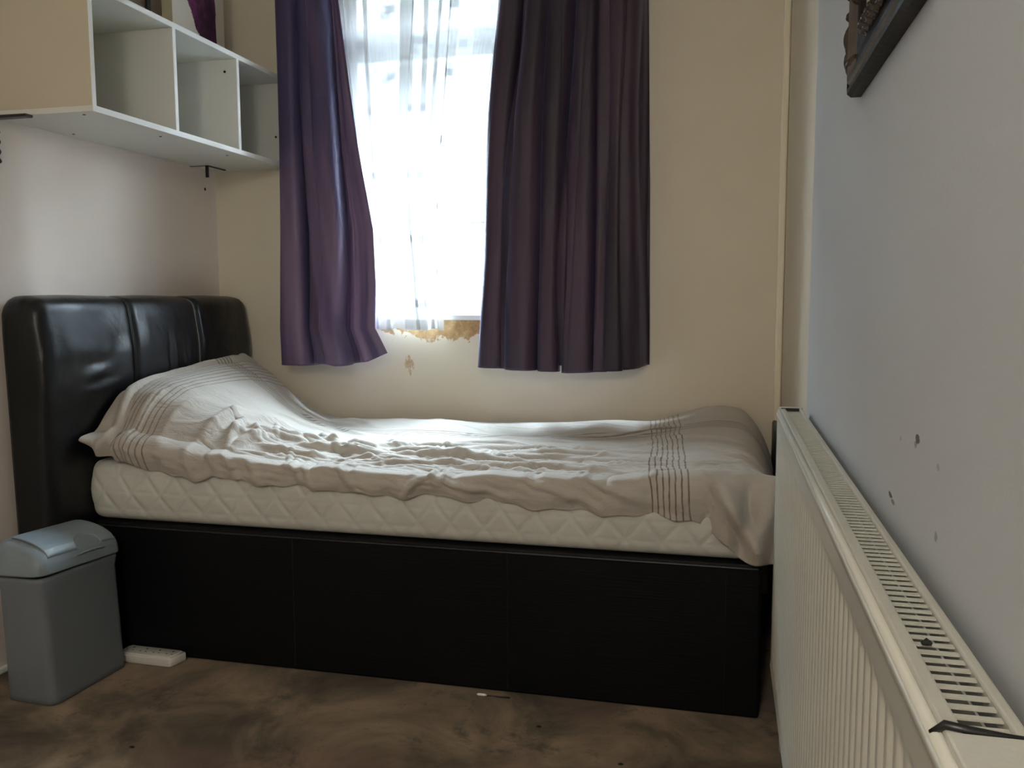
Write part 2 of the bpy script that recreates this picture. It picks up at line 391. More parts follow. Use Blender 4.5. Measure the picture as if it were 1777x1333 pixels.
# ------------------------------------------------------------ the room
TH = .12
struct(boxes('floor', [(XL-TH, XR+TH, YR-TH, YB+.30, -.10, 0)], M['carpet']))
struct(boxes('ceiling', [(XL-TH, XR+TH, YR-TH, YB+.30, ZC, ZC+.1)], M['ceiling']))
struct(boxes('wall_left', [(XL-TH, XL, YR-TH, YB+.12, 0, ZC)], M['wall_left']))
struct(boxes('wall_rear', [(XL, XR, YR-TH, YR, 0, ZC)], M['wall_rear']))
struct(boxes('wall_back', [(XL, WX0, YB, YB+.22, 0, ZC), (WX1, XR+.02, YB, YB+.22, 0, ZC), (WX0, WX1, YB, YB+.22, 0, WZ0), (WX0, WX1, YB, YB+.22, WZ1, ZC)], M['wall_back']))
# right wall: the plaster steps back slightly past the radiator
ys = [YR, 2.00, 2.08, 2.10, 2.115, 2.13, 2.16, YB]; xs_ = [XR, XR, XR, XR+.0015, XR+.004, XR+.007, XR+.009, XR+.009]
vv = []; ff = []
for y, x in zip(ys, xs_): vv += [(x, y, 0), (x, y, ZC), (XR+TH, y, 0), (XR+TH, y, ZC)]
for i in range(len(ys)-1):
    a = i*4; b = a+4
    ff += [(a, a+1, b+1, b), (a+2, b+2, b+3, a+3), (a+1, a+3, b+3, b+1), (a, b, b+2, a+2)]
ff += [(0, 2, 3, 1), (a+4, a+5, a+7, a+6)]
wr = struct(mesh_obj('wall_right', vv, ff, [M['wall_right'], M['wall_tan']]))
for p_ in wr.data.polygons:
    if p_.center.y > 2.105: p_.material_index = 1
struct(boxes('trim_1', [(XR-.016, XR+.0085, YB-.014, YB-.0005, 0, ZC)], M['trim_cream'], bev=.006))
struct(boxes('trim_2', [(XL, XL+.018, YR, 2.02, 0, .016)], M['upvc'], bev=.004))
struct(boxes('baseboard_right', [(XR-.014, XR, YR, YB-.02, 0, .09)], M['upvc'], bev=.004))
# rear door, closed, behind the viewer
dr = struct(boxes('door_1', [(-1.55, -.75, YR+.001, YR+.04, 0, 2.0)], M['upvc'], bev=.004))
boxes('door_handle', [(-.86, -.80, YR+.04, YR+.055, .95, 1.10), (-.95, -.82, YR+.055, YR+.07, 1.03, 1.05)], M['steel'], dr)

# ---- window
wd = struct(bpy.data.objects.new('window_1', None)); C.objects.link(wd); wd.location = (0, 0, 0)
fy0, fy1 = 3.185, 3.245
fr = []
fr += [(WX0, WX0+.10, fy0, fy1, WZ0, WZ1), (WX1-.07, WX1, fy0, fy1, WZ0, WZ1), (WX0, WX1, fy0, fy1, WZ0, WZ0+.05), (WX0, WX1, fy0, fy1, WZ1-.06, WZ1)]
fr += [(-.72, -.64, fy0, fy1, WZ0, WZ1), (WX0, WX1, fy0, fy1, 1.965, 2.045)]
boxes('window_frame', fr, M['upvc'], wd, bev=.006)
def sash(x0, x1, z0, z1, w=.035):
    return [(x0, x0+w, fy0-.012, fy1-.01, z0, z1), (x1-w, x1, fy0-.012, fy1-.01, z0, z1), (x0+w, x1-w, fy0-.012, fy1-.01, z0, z0+w), (x0+w, x1-w, fy0-.012, fy1-.01, z1-w, z1)]
sashes = [(WX0+.09, -.71, WZ0+.045, 1.975), (-.65, WX1-.06, WZ0+.045, 1.975), (WX0+.09, -.71, 2.035, WZ1-.05), (-.65, WX1-.06, 2.035, WZ1-.05)]
for s in sashes:
    so = boxes('window_sash', sash(*s), M['upvc'], wd, bev=.005)
    boxes('window_pane', [(s[0]+.03, s[1]-.03, 3.212, 3.218, s[2]+.03, s[3]-.03)], M['glass'], so)
sill = boxes('window_sill', [(WX0-.03, WX1+.03, YB-.030, YB-.0005, .968, .988), (WX0+.0005, WX1-.0005, YB-.001, fy0+.01, .9755, .988)], M['sill'], wd, bev=.003)
# pale garden wall across the way
t = NT('pale_render'); M['outside'] = plain('grey_rendered_wall', (.024, .028, .028), .9)
ow = boxes('house_wall', [(-9, 6, 9.5, 9.7, -.4, 4.9), (-9, 6, 9.44, 9.76, 4.9, 5.0), (-9, 6, 9.48, 9.5, 1.9, 1.96), (-9, 6, 9.48, 9.5, 1.05, 1.10)], M['outside'])
tag(ow, 'pale rendered wall of the house opposite seen faintly through the net curtain', 'house wall')
gd = struct(boxes('ground', [(-12, 12, 3.45, 30, -.6, -.4)], M['outside']))

# ---- pendant body added for the fill light, unseen behind the viewer
cl = thing('added_fill_pendant', 'added white pendant fill lamp, unseen behind the viewer', 'lamp', (FILL_LAMP[0], FILL_LAMP[1], FILL_LAMP[2]))
bm = bmesh.new(); tube(bm, [(0, 0, ZC-FILL_LAMP[2]-.001), (0, 0, ZC-FILL_LAMP[2]-.03)], .05, 30); bm_obj('ceiling_rose', bm, M['upvc'], cl)
bm = bmesh.new(); tube(bm, [(0, 0, ZC-FILL_LAMP[2]-.03), (0, 0, .20)], .004, 8); bm_obj('cord', bm, M['upvc'], cl)
bm = bmesh.new(); tube(bm, [(0, 0, .20), (0, 0, .13)], [.07, .20], 40, False); bm_obj('lamp_shade', bm, M['brass'], cl, True)
bm = bmesh.new(); tube(bm, [(0, 0, .20), (0, 0, .125)], [.018, .02], 20); bm_obj('bulb_holder', bm, M['upvc'], cl, True)

# ------------------------------------------------------------ wall shelf
SX, SZ0, SZ1, SY0, SY1 = -1.645, 1.55, 1.887, 2.036, 3.117
P = .016
sh = thing('wall_shelf', 'white open box shelf of three compartments on the wall above the headboard', 'shelf', (XL, SY0, SZ0))
def sp(name, b, mat, bev=.001, par=None):
    return boxes(name, [tuple(q-w for q, w in zip(b, (XL, XL, SY0, SY0, SZ0, SZ0)))], mat, par or sh, bev=bev)
x0 = XL+.001
p_top = sp('top_panel', (x0, SX, SY0, SY1, SZ1-P, SZ1), M['white_board'])
p_bot = sp('bottom_panel', (x0, SX, SY0, SY1, SZ0, SZ0+P), M['white_board'])
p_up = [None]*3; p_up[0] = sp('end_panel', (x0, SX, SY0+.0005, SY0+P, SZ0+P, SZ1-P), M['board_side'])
sp('end_panel', (x0, SX, SY1-P, SY1, SZ0+P, SZ1-P), M['white_board'])
for i_, dy in enumerate((2.40, 2.757)): p_up[i_+1] = sp('divider', (x0, SX, dy, dy+P*.9, SZ0+P, SZ1-P), M['white_board'])
# bright edging tape along the room-side edges
e = SX
sp('edge_strip', (e, e+.0015, SY0, SY1, SZ1-P, SZ1), M['board_edge'], 0, p_top)
sp('edge_strip', (e, e+.0015, SY0, SY1, SZ0, SZ0+P), M['board_edge'], 0, p_bot)
for yy, pp in zip((SY0, 2.40, 2.757), p_up): sp('edge_strip', (e, e+.0015, yy, yy+P*.9, SZ0+P, SZ1-P), M['board_edge'], 0, pp)
for (x, y, z) in ((-1.69, SY1-P, 1.67), (-1.69, 2.757, 1.83)):
    bm = bmesh.new(); tube(bm, [(x-XL, y-SY0-.0015, z-SZ0), (x-XL, y-SY0+.001, z-SZ0)], .0045, 10); bm_obj('screw_hole', bm, M['dark_hole'], sh)
for (x, y) in ((-1.70, 2.07), (-1.93, 2.3), (-1.70, 2.40), (-1.70, 2.77)):
    bm = bmesh.new(); tube(bm, [(x-XL, y-SY0, -.0012), (x-XL, y-SY0, .001)], .004, 10); bm_obj('screw_hole', bm, M['dark_hole'], sh)

br = thing('shelf_bracket', 'black iron bracket with twisted leg under the shelf end nearest the viewer', 'bracket', (XL, 2.02, SZ0))
boxes('bracket_arm', [(.001, .135, -.010, .018, -.009, -.0005)], M['black_metal'], br, bev=.003)
bm = bmesh.new(); tube(bm, [(.016+.010*math.cos(a), .004+.010*math.sin(a), -.012-.0042*a) for a in np.linspace(0, 26, 130)], .0058, 8)
bm_obj('bracket_leg', bm, M['black_metal'], br, True)
boxes('wall_plate', [(.0005, .004, -.008, .016, -.13, -.009)], M['steel'], br)
b2 = thing('shelf_bracket', 'small dark metal bracket under the far end of the shelf in the corner', 'bracket', (XL, 2.95, SZ0))
boxes('bracket_arm', [(.070, .078, 0, .12, -.004, -.0005)], M['black_metal'], b2)
boxes('bracket_leg', [(.066, .078, 0, .005, -.045, -.0005)], M['black_metal'], b2)
boxes('wall_plate', [(.0005, .068, 0, .010, -.0035, -.0005)], M['steel'], b2)

# things on top of the shelf
cv = thing('canvas_painting', 'pale canvas with dark plum brush shape standing on the shelf', 'painting', (-1.842, 2.635, SZ1+.001))
boxes('canvas', [(.040, .0405, 0, .31, 0, .44)], M['canvas'], cv)
boxes('stretcher_frame', [(0, .0395, 0, .31, 0, .44)], M['canvas_edge'], cv, bev=.001)
pf = thing('framed_photo', 'brown photograph in thin black frame standing left of the canvas on the shelf', 'picture', (-1.865, 2.27, SZ1+.001))
boxes('photo_frame', [(0, .022, 0, .018, 0, .30), (0, .022, .292, .31, 0, .30), (0, .022, .018, .292, 0, .012), (0, .022, .018, .292, .285, .30)], M['black_plastic'], pf, bev=.001)
boxes('photo_print', [(.004, .014, .018, .292, .012, .285)], M['photo'], pf)

# small dark hole in the wall under the far bracket
bm = bmesh.new(); tube(bm, [(XL+.0008, 3.045, 1.475), (XL-.002, 3.045, 1.475)], .006, 10); o = bm_obj('trim_3', bm, M['dark_hole']); struct(o)
# ------------------------------------------------------------ curtains
def drape(name, y0, xl, xr, zt, zb, folds, mat, nu=220, nv=160, wfun=None, seed=1, th=.0016, uvw=None, over=0.0, wav=.004, ybot=None, pw=2.2):
    """hanging cloth: xl/xr/zb are functions of v or u; folds = [(u_top,u_bot,width,depth)]"""
    u = np.linspace(0, 1, nu); v = np.linspace(0, 1, nv); U, V = np.meshgrid(u, v)
    ZB = zb(U); Z = zt + (ZB-zt)*V
    XLc, XRc = xl(Z), xr(Z)
    D = np.zeros_like(U); DX = np.zeros_like(U)
    for f_ in folds:
        ut, ub, w, d = f_[:4]; ov = f_[4] if len(f_) > 4 else over
        c = ut + (ub-ut)*V + .006*np.sin(V*7+ut*31); ww = w*(1+.25*np.sin(V*5+ut*17))
        q = (U-c)/ww; gsn = np.exp(-np.abs(q)**pw); D += d*gsn; DX += -ov*q*gsn
    D += wav*hnoise(U*2.2, V*.8, seed, 4)
    X = XLc + (XRc-XLc)*(U) + DX
    Y = y0 - D
    if ybot is not None: Y += ybot(U, V)
    vs = np.stack([X, Y, Z], -1).reshape(-1, 3)
    W = uvw or float(np.mean(XRc-XLc)); 
    if uvw is None: W *= 1.5
    uvs = np.stack([U*W, Z], -1).reshape(-1, 2)
    o = mesh_obj(name, vs, grid_faces(nu, nv), mat, None, True, uvs)
    if th:
        s = o.modifiers.new('thickness', 'SOLIDIFY'); s.thickness = th; s.offset = 0
    return o
ZT = 2.30
lxl = lambda z: interp(z, [(.8, -1.635), (1.4, -1.625), (2.14, -1.605), (2.4, -1.60)])
lxr = lambda z: interp(z, [(.80, -1.205), (.85, -1.222), (.94, -1.268), (1.1, -1.262), (1.3, -1.268), (1.61, -1.322), (1.9, -1.358), (2.13, -1.385), (2.4, -1.41)])
lzb = lambda u: interp(u, [(0, .812), (.05, .800), (.28, .798), (.30, .806), (.52, .806), (.54, .800), (.8, .815), (1, .848)])
lc = drape('curtain', 3.062, lambda z: 1.000*lxl(z), lambda z: lxr(z)+.012, ZT, lzb, [(.0, .0, .03, -.045, 0), (.155, .145, .080, .105), (.46, .405, .055, .085), (.70, .54, .075, .115), (1.0, .88, .22, .060, 0), (.86, .76, .03, .012, 0)], M['curtain_l'], seed=3, wav=.0030, pw=3.2, over=-.055)
tag(lc, 'left plum curtain with deep folds hanging beside the shelf', 'curtain', 'plum curtains at the window')
rxl = lambda z: interp(z, [(.79, -.868), (1.0, -.858), (1.2, -.84), (1.69, -.806), (2.08, -.762), (2.4, -.74)])
rxr = lambda z: interp(z, [(.79, -.250), (1.4, -.256), (2.05, -.268), (2.4, -.27)])
rzb = lambda u: interp(u, [(0, .806), (.03, .800), (.49, .790), (.50, .812), (.525, .812), (.53, .786), (.8, .795), (1, .812)])
rc = drape('curtain', 3.062, lambda z: rxl(z)+.006, lambda z: 1.012*rxr(z), ZT, rzb, [(.05, .07, .07, .075), (.245, .255, .075, .105), (.40, .43, .058, .095), (.60, .60, .085, .090), (.74, .745, .05, .070), (.88, .85, .070, .075), (1.0, 1.0, .03, -.045, 0), (.155, .165, .015, .04), (.50, .52, .012, .02), (.835, .82, .02, .03)], M['curtain_r'], nu=300, seed=9, wav=.0035, pw=3.2, over=-.035)
tag(rc, 'right plum curtain, darker and wider, with a split in its hem', 'curtain', 'plum curtains at the window')
# net curtain: one in front of the window board, bunched; a second piece tucked in the recess
nxl = lambda z: interp(z, [(.9, -1.285), (1.1, -1.30), (1.5, -1.36), (2.1, -1.42), (2.4, -1.43)])
nxr = lambda z: interp(z, [(.9, -1.004), (1.3, -1.010), (1.6, -.985), (2.1, -.93), (2.4, -.92)])
nzb = lambda u: .934 + .004*np.sin(u*23)
rs = np.random.RandomState(4)
nf = [(.10, .10, .04, .018, .03), (.27, .25, .030, .022, .035), (.60, .58, .050, .030, .085), (.66, .68, .022, .034, .035), (.76, .75, .040, .030, .05), (.86, .86, .022, .026, .03), (.94, .94, .03, .018, .02)]
n1 = drape('net_curtain', 3.062, nxl, nxr, ZT, nzb, nf, M['net'], nu=360, nv=90, seed=5, th=0, uvw=.50, over=.034, wav=.002)
tag(n1, 'bunched white net curtain with small grey squares, hanging in front of the window board', 'net curtain', 'white net curtains')
mxl = lambda z: interp(z, [(.99, -1.34), (2.4, -1.44)])
mxr = lambda z: interp(z, [(.99, -.975), (1.05, -.972), (1.15, -.955), (1.30, -.950), (1.42, -.90), (1.6, -.83), (2.0, -.74), (2.4, -.70)])
n2 = drape('net_curtain', 3.125, mxl, mxr, ZT-.045, lambda u: 1.0+.006*np.sin(u*14), [(.2, .2, .05, .012), (.45, .5, .03, .016), (.62, .7, .02, .02), (.75, .86, .02, .018), (.88, .95, .02, .016)], M['net'], nu=300, nv=90, seed=8, th=0, uvw=.85, over=.02, wav=.002)
tag(n2, 'thin white net layer tucked behind the bunched net inside the window recess', 'net curtain', 'white net curtains')
cr = thing('curtain_rail', 'white curtain rail along the wall above the window', 'curtain rail', (0, YB, 2.32))
bm = bmesh.new(); tube(bm, [(-1.72, -.085, 0), (-.15, -.085, 0)], .012, 14); bm_obj('rail', bm, M['upvc'], cr, True)
for x in (-1.66, -.2): boxes('rail_bracket', [(x-.01, x+.01, -.08, -.0005, -.012, .012)], M['upvc'], cr)

# ------------------------------------------------------------ bed
BX0, BX1, BY0, BY1 = -1.803, .105, 2.152, 3.085
ZM0, ZM1 = .396, .572
bed = thing('bed', 'single bed with tall black padded headboard and black divan base', 'bed', (-.9, 2.6, 0))
def rel(o): o.matrix_parent_inverse = Matrix.Translation((.9, -2.6, 0)); return o
b = boxes('base', [(BX0, BX1, BY0, BY1, .0005, ZM0)], M['base'], bed, bev=.008); rel(b)
s_ = bmesh.new()
for x in (-1.16, -.54, .02): tube(s_, [(x, BY0-.0005, .012), (x, BY0-.0005, ZM0-.012)], .0016, 6)
tube(s_, [(BX0+.01, BY0-.001, ZM0-.012), (BX1-.01, BY0-.001, ZM0-.012)], .0035, 6)
bm_obj('base_seam', s_, M['piping'], b)
rel(boxes('footboard', [(.169, .188, 2.17, 3.075, .01, .63)], M['leather'], bed, bev=.008))

# headboard: a padded profile swept across the bed, rolled over at the top, with rounded ends
def headboard():
    prof = []   # (x, z) closed from back bottom up and over to front bottom
    prof += [(-1.945, .01), (-1.952, .30), (-1.958, .60), (-1.963, .85), (-1.966, .97)]
    for a in np.linspace(PI, PI*.5, 7)[1:]: prof.append((-1.928+.038*math.cos(a), 1.018+.042*math.sin(a)))
    prof += [(-1.90, 1.061), (-1.875, 1.057)]
    for a in np.linspace(PI*.42, 0, 7): prof.append((-1.868+.040*math.cos(a), 1.010+.045*math.sin(a)))
    prof += [(-1.822, .97), (-1.812, .90), (-1.811, .82), (-1.818, .72), (-1.822, .60), (-1.822, .30), (-1.822, .01)]
    pr = np.array(prof); d = np.r_[0, np.cumsum(np.hypot(*(pr[1:]-pr[:-1]).T))]; N = 150
    q = np.linspace(0, d[-1], N); px_ = np.interp(q, d, pr[:, 0]); pz_ = np.interp(q, d, pr[:, 1])
    cx, cz = -1.885, .55
    y0, y1 = 2.002, 3.100; ny = 260; ys = np.linspace(y0, y1, ny)
    R = .050; vs = []
    for y in ys:
        e_ = min(y-y0, y1-y); k = 0 if e_ >= R else R-math.sqrt(max(0, R*R-(R-e_)**2))
        for i in range(N):
            x, z = px_[i], pz_[i]
            # shrink toward the core at the ends (padded edge)
            x2 = x - np.sign(x-cx)*min(k*.55, abs(x-cx)*.9); z2 = z - (k*.9 if z > .9 else k*.9*max(0, (z-.6)/.3) if z > .6 else 0)
            front = 1/(1+math.exp(-(x-cx)/.012)) if z > .02 else 0
            # seams pull in, panels puff out
            puff = 0
            for s in (2.388, 2.742): puff -= .010*math.exp(-((y-s)/.014)**2)
            puff += .004*math.sin((y-y0)/.357*PI)**2
            # creases where heads have leaned
            for (wy, wz, ly, lz, a) in ((2.215, .835, .050, .011, .010), (2.20, .860, .055, .016, -.007), (2.24, .790, .06, .009, .006), (2.22, .812, .07, .010, -.006),
                                        (2.56, .865, .009, .045, -.007), (2.59, .85, .007, .05, .007), (2.66, .87, .012, .04, -.006), (2.645, .83, .008, .035, .008), (2.33, .93, .05, .03, -.004), (2.45, .95, .03, .05, .004), (2.10, .92, .03, .08, .004)):
                puff += a*math.exp(-((y-wy)/ly)**2-((z-wz-.12*(y-wy))/lz)**2)
            top = 1 if z > 1.02 else 0
            x2 += puff*front; z2 += (puff*.6 if top else 0)
            vs.append((x2, y, z2))
    f = grid_faces(N, ny); 
    for j in range(ny-1): f.append((j*N, (j+1)*N, (j+1)*N+N-1, j*N+N-1))
    f.append(tuple(range(N))[::-1]); f.append(tuple((ny-1)*N+i for i in range(N)))
    return mesh_obj('headboard', vs, f, M['leather'], bed, True), px_, pz_
hb, hpx, hpz = headboard(); rel(hb)
bm = bmesh.new()
for fc in hb.data.polygons: 
    if len(fc.vertices) > 10: fc.use_smooth = False
for s, m_ in ((2.388, 'piping'), (2.742, 'thread')):
    for dd in (-.0035,) if m_ == 'thread' else (-.003, .003):
        bm = bmesh.new(); pts = [(hpx[i] + (.0 if hpx[i] > -1.88 else 0)-.006, s+dd, hpz[i]-(.004 if hpz[i] > 1.04 else 0)) for i in range(len(hpx)) if hpx[i] > -1.905 and hpz[i] > .45]
        tube(bm, pts, .0022 if m_ == 'piping' else .0024, 6); o = bm_obj('seam_stitching', bm, M[m_], hb, True)
        if m_ == 'thread': o['label'] = 'pale grey seam line down the headboard'

# mattress with quilted diamonds
def mattress():
    w, h = BX1-.028-(BX0+.005), ZM1-ZM0-.001
    R = .035; x0, x1 = BX0-.017, BX1-.028; vs = []
    # section across (y,z): front bottom -> front top -> rear top -> rear bottom
    sec = []
    def arc(cy, cz, a0, a1, n): return [(cy+R*math.cos(a), cz+R*math.sin(a)) for a in np.linspace(a0, a1, n)]
    zb, zt = ZM0+.001, ZM1
    sec += [(BY0+R+.01, zb)] + arc(BY0+.008+R, zb+R, PI*1.5, PI, 8)
    sec += [(BY0+.008-.006*math.sin(k*PI), zb+R+(zt-zb-2*R)*k) for k in np.linspace(0, 1, 46)[1:-1]]
    sec += arc(BY0+.008+R, zt-R, PI, PI*.5, 8)
    sec += [(y, zt) for y in np.linspace(BY0+.06, BY1-.06, 12)] + arc(BY1-R-.004, zt-R, PI*.5, 0, 6) + [(BY1-.004, zb+R)] + arc(BY1-R-.004, zb+R, 0, -PI*.5, 6)
    sec = np.array(sec); dd = np.r_[0, np.cumsum(np.hypot(*(sec[1:]-sec[:-1]).T))]
    N = len(sec); nx = 620; xs = np.linspace(x0, x1, nx)
    cy, cz = (BY0+BY1)/2, (zb+zt)/2
    P1 = .093
    for x in xs:
        e_ = min(x-x0, x1-x); k = 0 if e_ >= R else R-math.sqrt(max(0, R*R-(R-e_)**2))
        for i in range(N):
            y, z = sec[i]; s = dd[i]
            wv = .012*math.sin(x*3.1+1)+.006*math.sin(x*11)
            a = (x + (s+wv)*.78)/P1; b_ = (x - (s+wv)*.78)/P1
            la = abs(a-round(a)); lb = abs(b_-round(b_))
            q = (1-math.exp(-(la/.10)**2))*(1-math.exp(-(lb/.10)**2))
            hor = (s-.01)/.052; lh = abs(hor-round(hor)); q2 = q*(1-.30*math.exp(-(lh/.12)**2))
            out = .0030*q2 if y < BY0+.2 and z > zb+.004 else 0
            ny_ = (y-(BY0+.008+R))/R if y < BY0+.008+R else 0
            nz_ = 1.0 if z >= zt-1e-6 else ((z-(zt-R))/R if z > zt-R else ((z-(zb+R))/R if z < zb+R else 0))
            yy = y + ny_*out + (k if y < cy else -k)*.5; zz = z + (nz_*out if nz_ > 0 else 0) - (k*.5 if z > cz else -k*.5)
            zz = min(max(zz, zb), 10)
            vs.append((x, yy, zz))
    f = grid_faces(N, nx)
    for j in range(nx-1): f.append((j*N, (j+1)*N, (j+1)*N+N-1, j*N+N-1))
    f.append(tuple(range(N))[::-1]); f.append(tuple((nx-1)*N+i for i in range(N)))
    return mesh_obj('mattress', vs, f, M['mattress'], None, True)
mt = mattress(); tag(mt, 'quilted cream mattress with diamond stitching lying on the black bed base', 'mattress')

# ---- pillow and duvet
def lump(X, Y):
    X = -1.78 + (X+1.78)*interp(Y, [(2.1, .95), (2.45, 1.0), (2.7, 1.25), (3.0, 1.9), (3.1, 2.0)])
    fx = interp(X, [(-1.84, .80), (-1.79, .95), (-1.74, 1.0), (-1.68, .97), (-1.60, .84), (-1.50, .62), (-1.40, .38), (-1.30, .18), (-1.20, .07), (-1.10, 0)])
    fy = interp(Y, [(2.10, .10), (2.17, .26), (2.22, .54), (2.28, .77), (2.36, .89), (2.45, .94), (2.6, .98), (2.85, 1.04), (2.97, .97), (3.04, .72), (3.09, .45)])
    return .232*fx*fy
from_pts = [(-1.83, .660), (-1.80, .648), (-1.771, .600), (-1.70, .580), (-1.628, .567), (-1.52, .545), (-1.46, .536), (-1.40, .552), (-1.315, .540), (-1.155, .534), (-1.05, .531), (-.90, .522), (-.72, .528), (-.503, .514), (-.353, .507), (-.165, .504), (-.066, .502), (-.02, .475), (.02, .435), (.045, .408), (.12, .404), (.17, .40)]
def duvet():
    nu, nt = 640, 330
    x0, x1 = BX0+.003, .162
    us = np.linspace(0, 1, nu)
    Lx = x0 + (x1-x0)*us
    # t: 0 at the wall .. 1 over the front edge and down
    yt0, yt1 = 3.092, 2.178
    ts = np.linspace(0, 1, nt); ntop = .80
    Ug, Tg = np.meshgrid(Lx, ts)
    top = Tg <= ntop
    Yt = yt0 + (yt1-yt0)*np.clip(Tg/ntop, 0, 1)
    k = np.clip((Tg-ntop)/(1-ntop), 0, 1)
    Z0 = ZM1 + .012
    wx = Ug; wy = Yt
    H = lump(wx, wy)
    # smooth the lump a bit: blur numerically
    def blur(A, n):
        for _ in range(n):
            A = (A + np.roll(A, 1, 0)*1.0 + np.roll(A, -1, 0))/3 if False else A
            B = np.pad(A, 1, mode='edge'); A = (B[1:-1, :-2]+B[1:-1, 2:]+B[:-2, 1:-1]+B[2:, 1:-1]+2*A)/6
        return A
    H = blur(H, 30)
    flat = np.clip((wx+1.45)/.30, 0, 1)
    F = np.zeros_like(wx)
    # foot of the bed stands higher at the back
    F += .050*np.exp(-((wx-.0)/.18)**2)*np.clip((wy-2.5)/.4, 0, 1)
    F += .030*np.exp(-((wx+.0)/.25)**2)
    F += .012*np.exp(-((wy-2.95)/.10)**2)*(1+.6*np.sin(wx*9))*flat
    F += .020*np.exp(-((wy-2.97)/.08)**2)*np.exp(-((wx+.35)/.13)**2)
    F += .022*np.exp(-((wy-2.90)/.10)**2)*np.exp(-((wx+.95)/.14)**2)
    F -= .010*np.exp(-((wx+.95)/.16)**2-((wy-2.62)/.10)**2)
    F += .007*hnoise(wx*1.2, wy*1.8, 21, 3)*flat
    # long soft creases (cx, cy, length, angle deg, width, height)
    R_ = [(-1.10, 2.36, .20, 6, .012, .020), (-1.02, 2.33, .20, -4, .010, .016), (-.80, 2.36, .20, -9, .013, .020), (-.62, 2.33, .22, -6, .010, .016), (-.90, 2.44, .16, 22, .013, .018),
          (-.98, 2.52, .12, 48, .012, .016), (-1.10, 2.50, .12, -38, .014, .018), (-1.20, 2.50, .13, -42, .014, .017), (-1.03, 2.60, .10, -50, .012, .016), (-.86, 2.58, .16, 12, .010, .012),
          (-.72, 2.62, .22, -4, .010, .010), (-.60, 2.52, .25, -6, .012, .014), (-.42, 2.45, .26, -8, .012, .014), (-.30, 2.36, .20, -7, .010, .012), (-.50, 2.40, .20, -4, .009, .012),
          (-.52, 2.28, .22, -5, .012, .014), (-.85, 2.25, .22, 3, .012, .014), (-1.20, 2.26, .18, 8, .012, .016), (-1.30, 2.34, .14, 25, .012, .016), (-1.36, 2.28, .10, 50, .010, .014),
          (-1.25, 2.40, .14, 18, .010, .012), (-.95, 2.29, .16, 12, .008, .012), (-.68, 2.24, .18, -10, .009, .013), (-.36, 2.24, .18, -12, .010, .012), (-.20, 2.28, .15, -4, .009, .009),
          (-.30, 2.50, .26, -14, .010, .008), (-.62, 2.72, .25, -5, .016, .010), (-.30, 2.80, .25, 3, .020, .014), (-.05, 2.62, .20, -12, .012, .008), (.02, 2.48, .16, -22, .012, .010),
          (.03, 2.36, .12, -30, .014, .008), (-.03, 2.26, .08, 55, .010, .008), (-1.46, 2.30, .17, 80, .014, .026), (-1.39, 2.27, .13, 96, .010, .022), (-1.33, 2.26, .12, 70, .010, .020), (-1.57, 2.27, .13, 84, .014, .016), (-1.66, 2.24, .12, 86, .012, .014),
          (-1.40, 2.42, .16, 60, .016, .012), (-1.34, 2.62, .16, 10, .018, .010), (-1.42, 2.80, .20, -40, .018, .012), (-1.30, 2.92, .20, -30, .016, .012), (-1.25, 2.75, .18, -26, .014, .010)]
    for (cx, cy, ln, ang, w, h) in R_:
        ca, sa = math.cos(math.radians(ang)), math.sin(math.radians(ang))
        a = (wx-cx)*ca + (wy-cy)*sa; b_ = -(wx-cx)*sa + (wy-cy)*ca
        b_ = b_ + .012*np.sin(a*14+cx*20)
        prof = np.where(b_ > 0, np.exp(-np.abs(b_/(w*1.8))**1.4), np.exp(-np.abs(b_/(w*.7))**1.6))
        F += 1.12*h*prof*np.exp(-(a/(ln*.62))**4)
    rs = np.random.RandomState(12)
    for _ in range(330):
        cx = rs.uniform(-1.45, .1); cy = 2.15 + abs(rs.normal(0, .28)); 
        if cy > 3.0: continue
        dens = math.exp(-((cx+.75)/.62)**2); 
        if rs.rand() > dens+.15: continue
        ang = rs.normal(-2, 20) + (35*rs.randn() if rs.rand() < .2 else 0); ln = rs.uniform(.03, .12); w = rs.uniform(.0035, .009); h = rs.uniform(.0025, .0082)*(1.0 if cy < 2.6 else .5)
        ca, sa = math.cos(math.radians(ang)), math.sin(math.radians(ang))
        a = (wx-cx)*ca + (wy-cy)*sa; b_ = -(wx-cx)*sa + (wy-cy)*ca + .006*np.sin(a*30+cx*9)
        F += h*np.exp(-(b_/w)**2)*np.exp(-(a/ln)**2)*np.where(rs.rand() < .7, 1, -1)
    # turned hem flap running along the headboard side of the cover
    gx = -1.742 + .018*np.sin(wy*7) + .03*np.clip((2.3-wy)/.15, 0, 1)
    F -= .026*np.exp(-((wx-gx)/.0060)**2)*np.clip((wx+1.85)/.02, 0, 1)
    F += .015*np.exp(-((wx-gx+.024)/.012)**2)
    F += .024*np.exp(-((wx+1.765)/.018)**2-((wy-2.92)/.03)**2) + .010*np.exp(-((wx+1.69)/.02)**2-((wy-3.03)/.03)**2)+ .012*np.exp(-((wx+1.60)/.02)**2-((wy-3.05)/.02)**2)
    # fine vertical creases on the pillow side, fanning down
    onp = np.clip((-1.25-wx)/.2, 0, 1)
    F += .0020*onp*hnoise(wx*6, wy*.9, 35, 3)
    F += .0025*onp*hnoise(wx*4, wy*3, 33, 3)
    Z = Z0 + H + np.maximum(F, -.008)
    # hem
    hem = interp(wx, from_pts) + .004*np.sin(wx*33+1)+.003*np.sin(wx*71)
    edge = Z[int(ntop*(nt-1)), :][None, :]
    Yf = BY0 - .004 - .010*np.sin(np.clip(k, 0, 1)*PI)        # hanging face in front of the mattress
    fold = .010*hnoise(wx*2.5, k*.4, 41, 4) + .008*np.sin(wx*38+2*np.sin(wx*7))
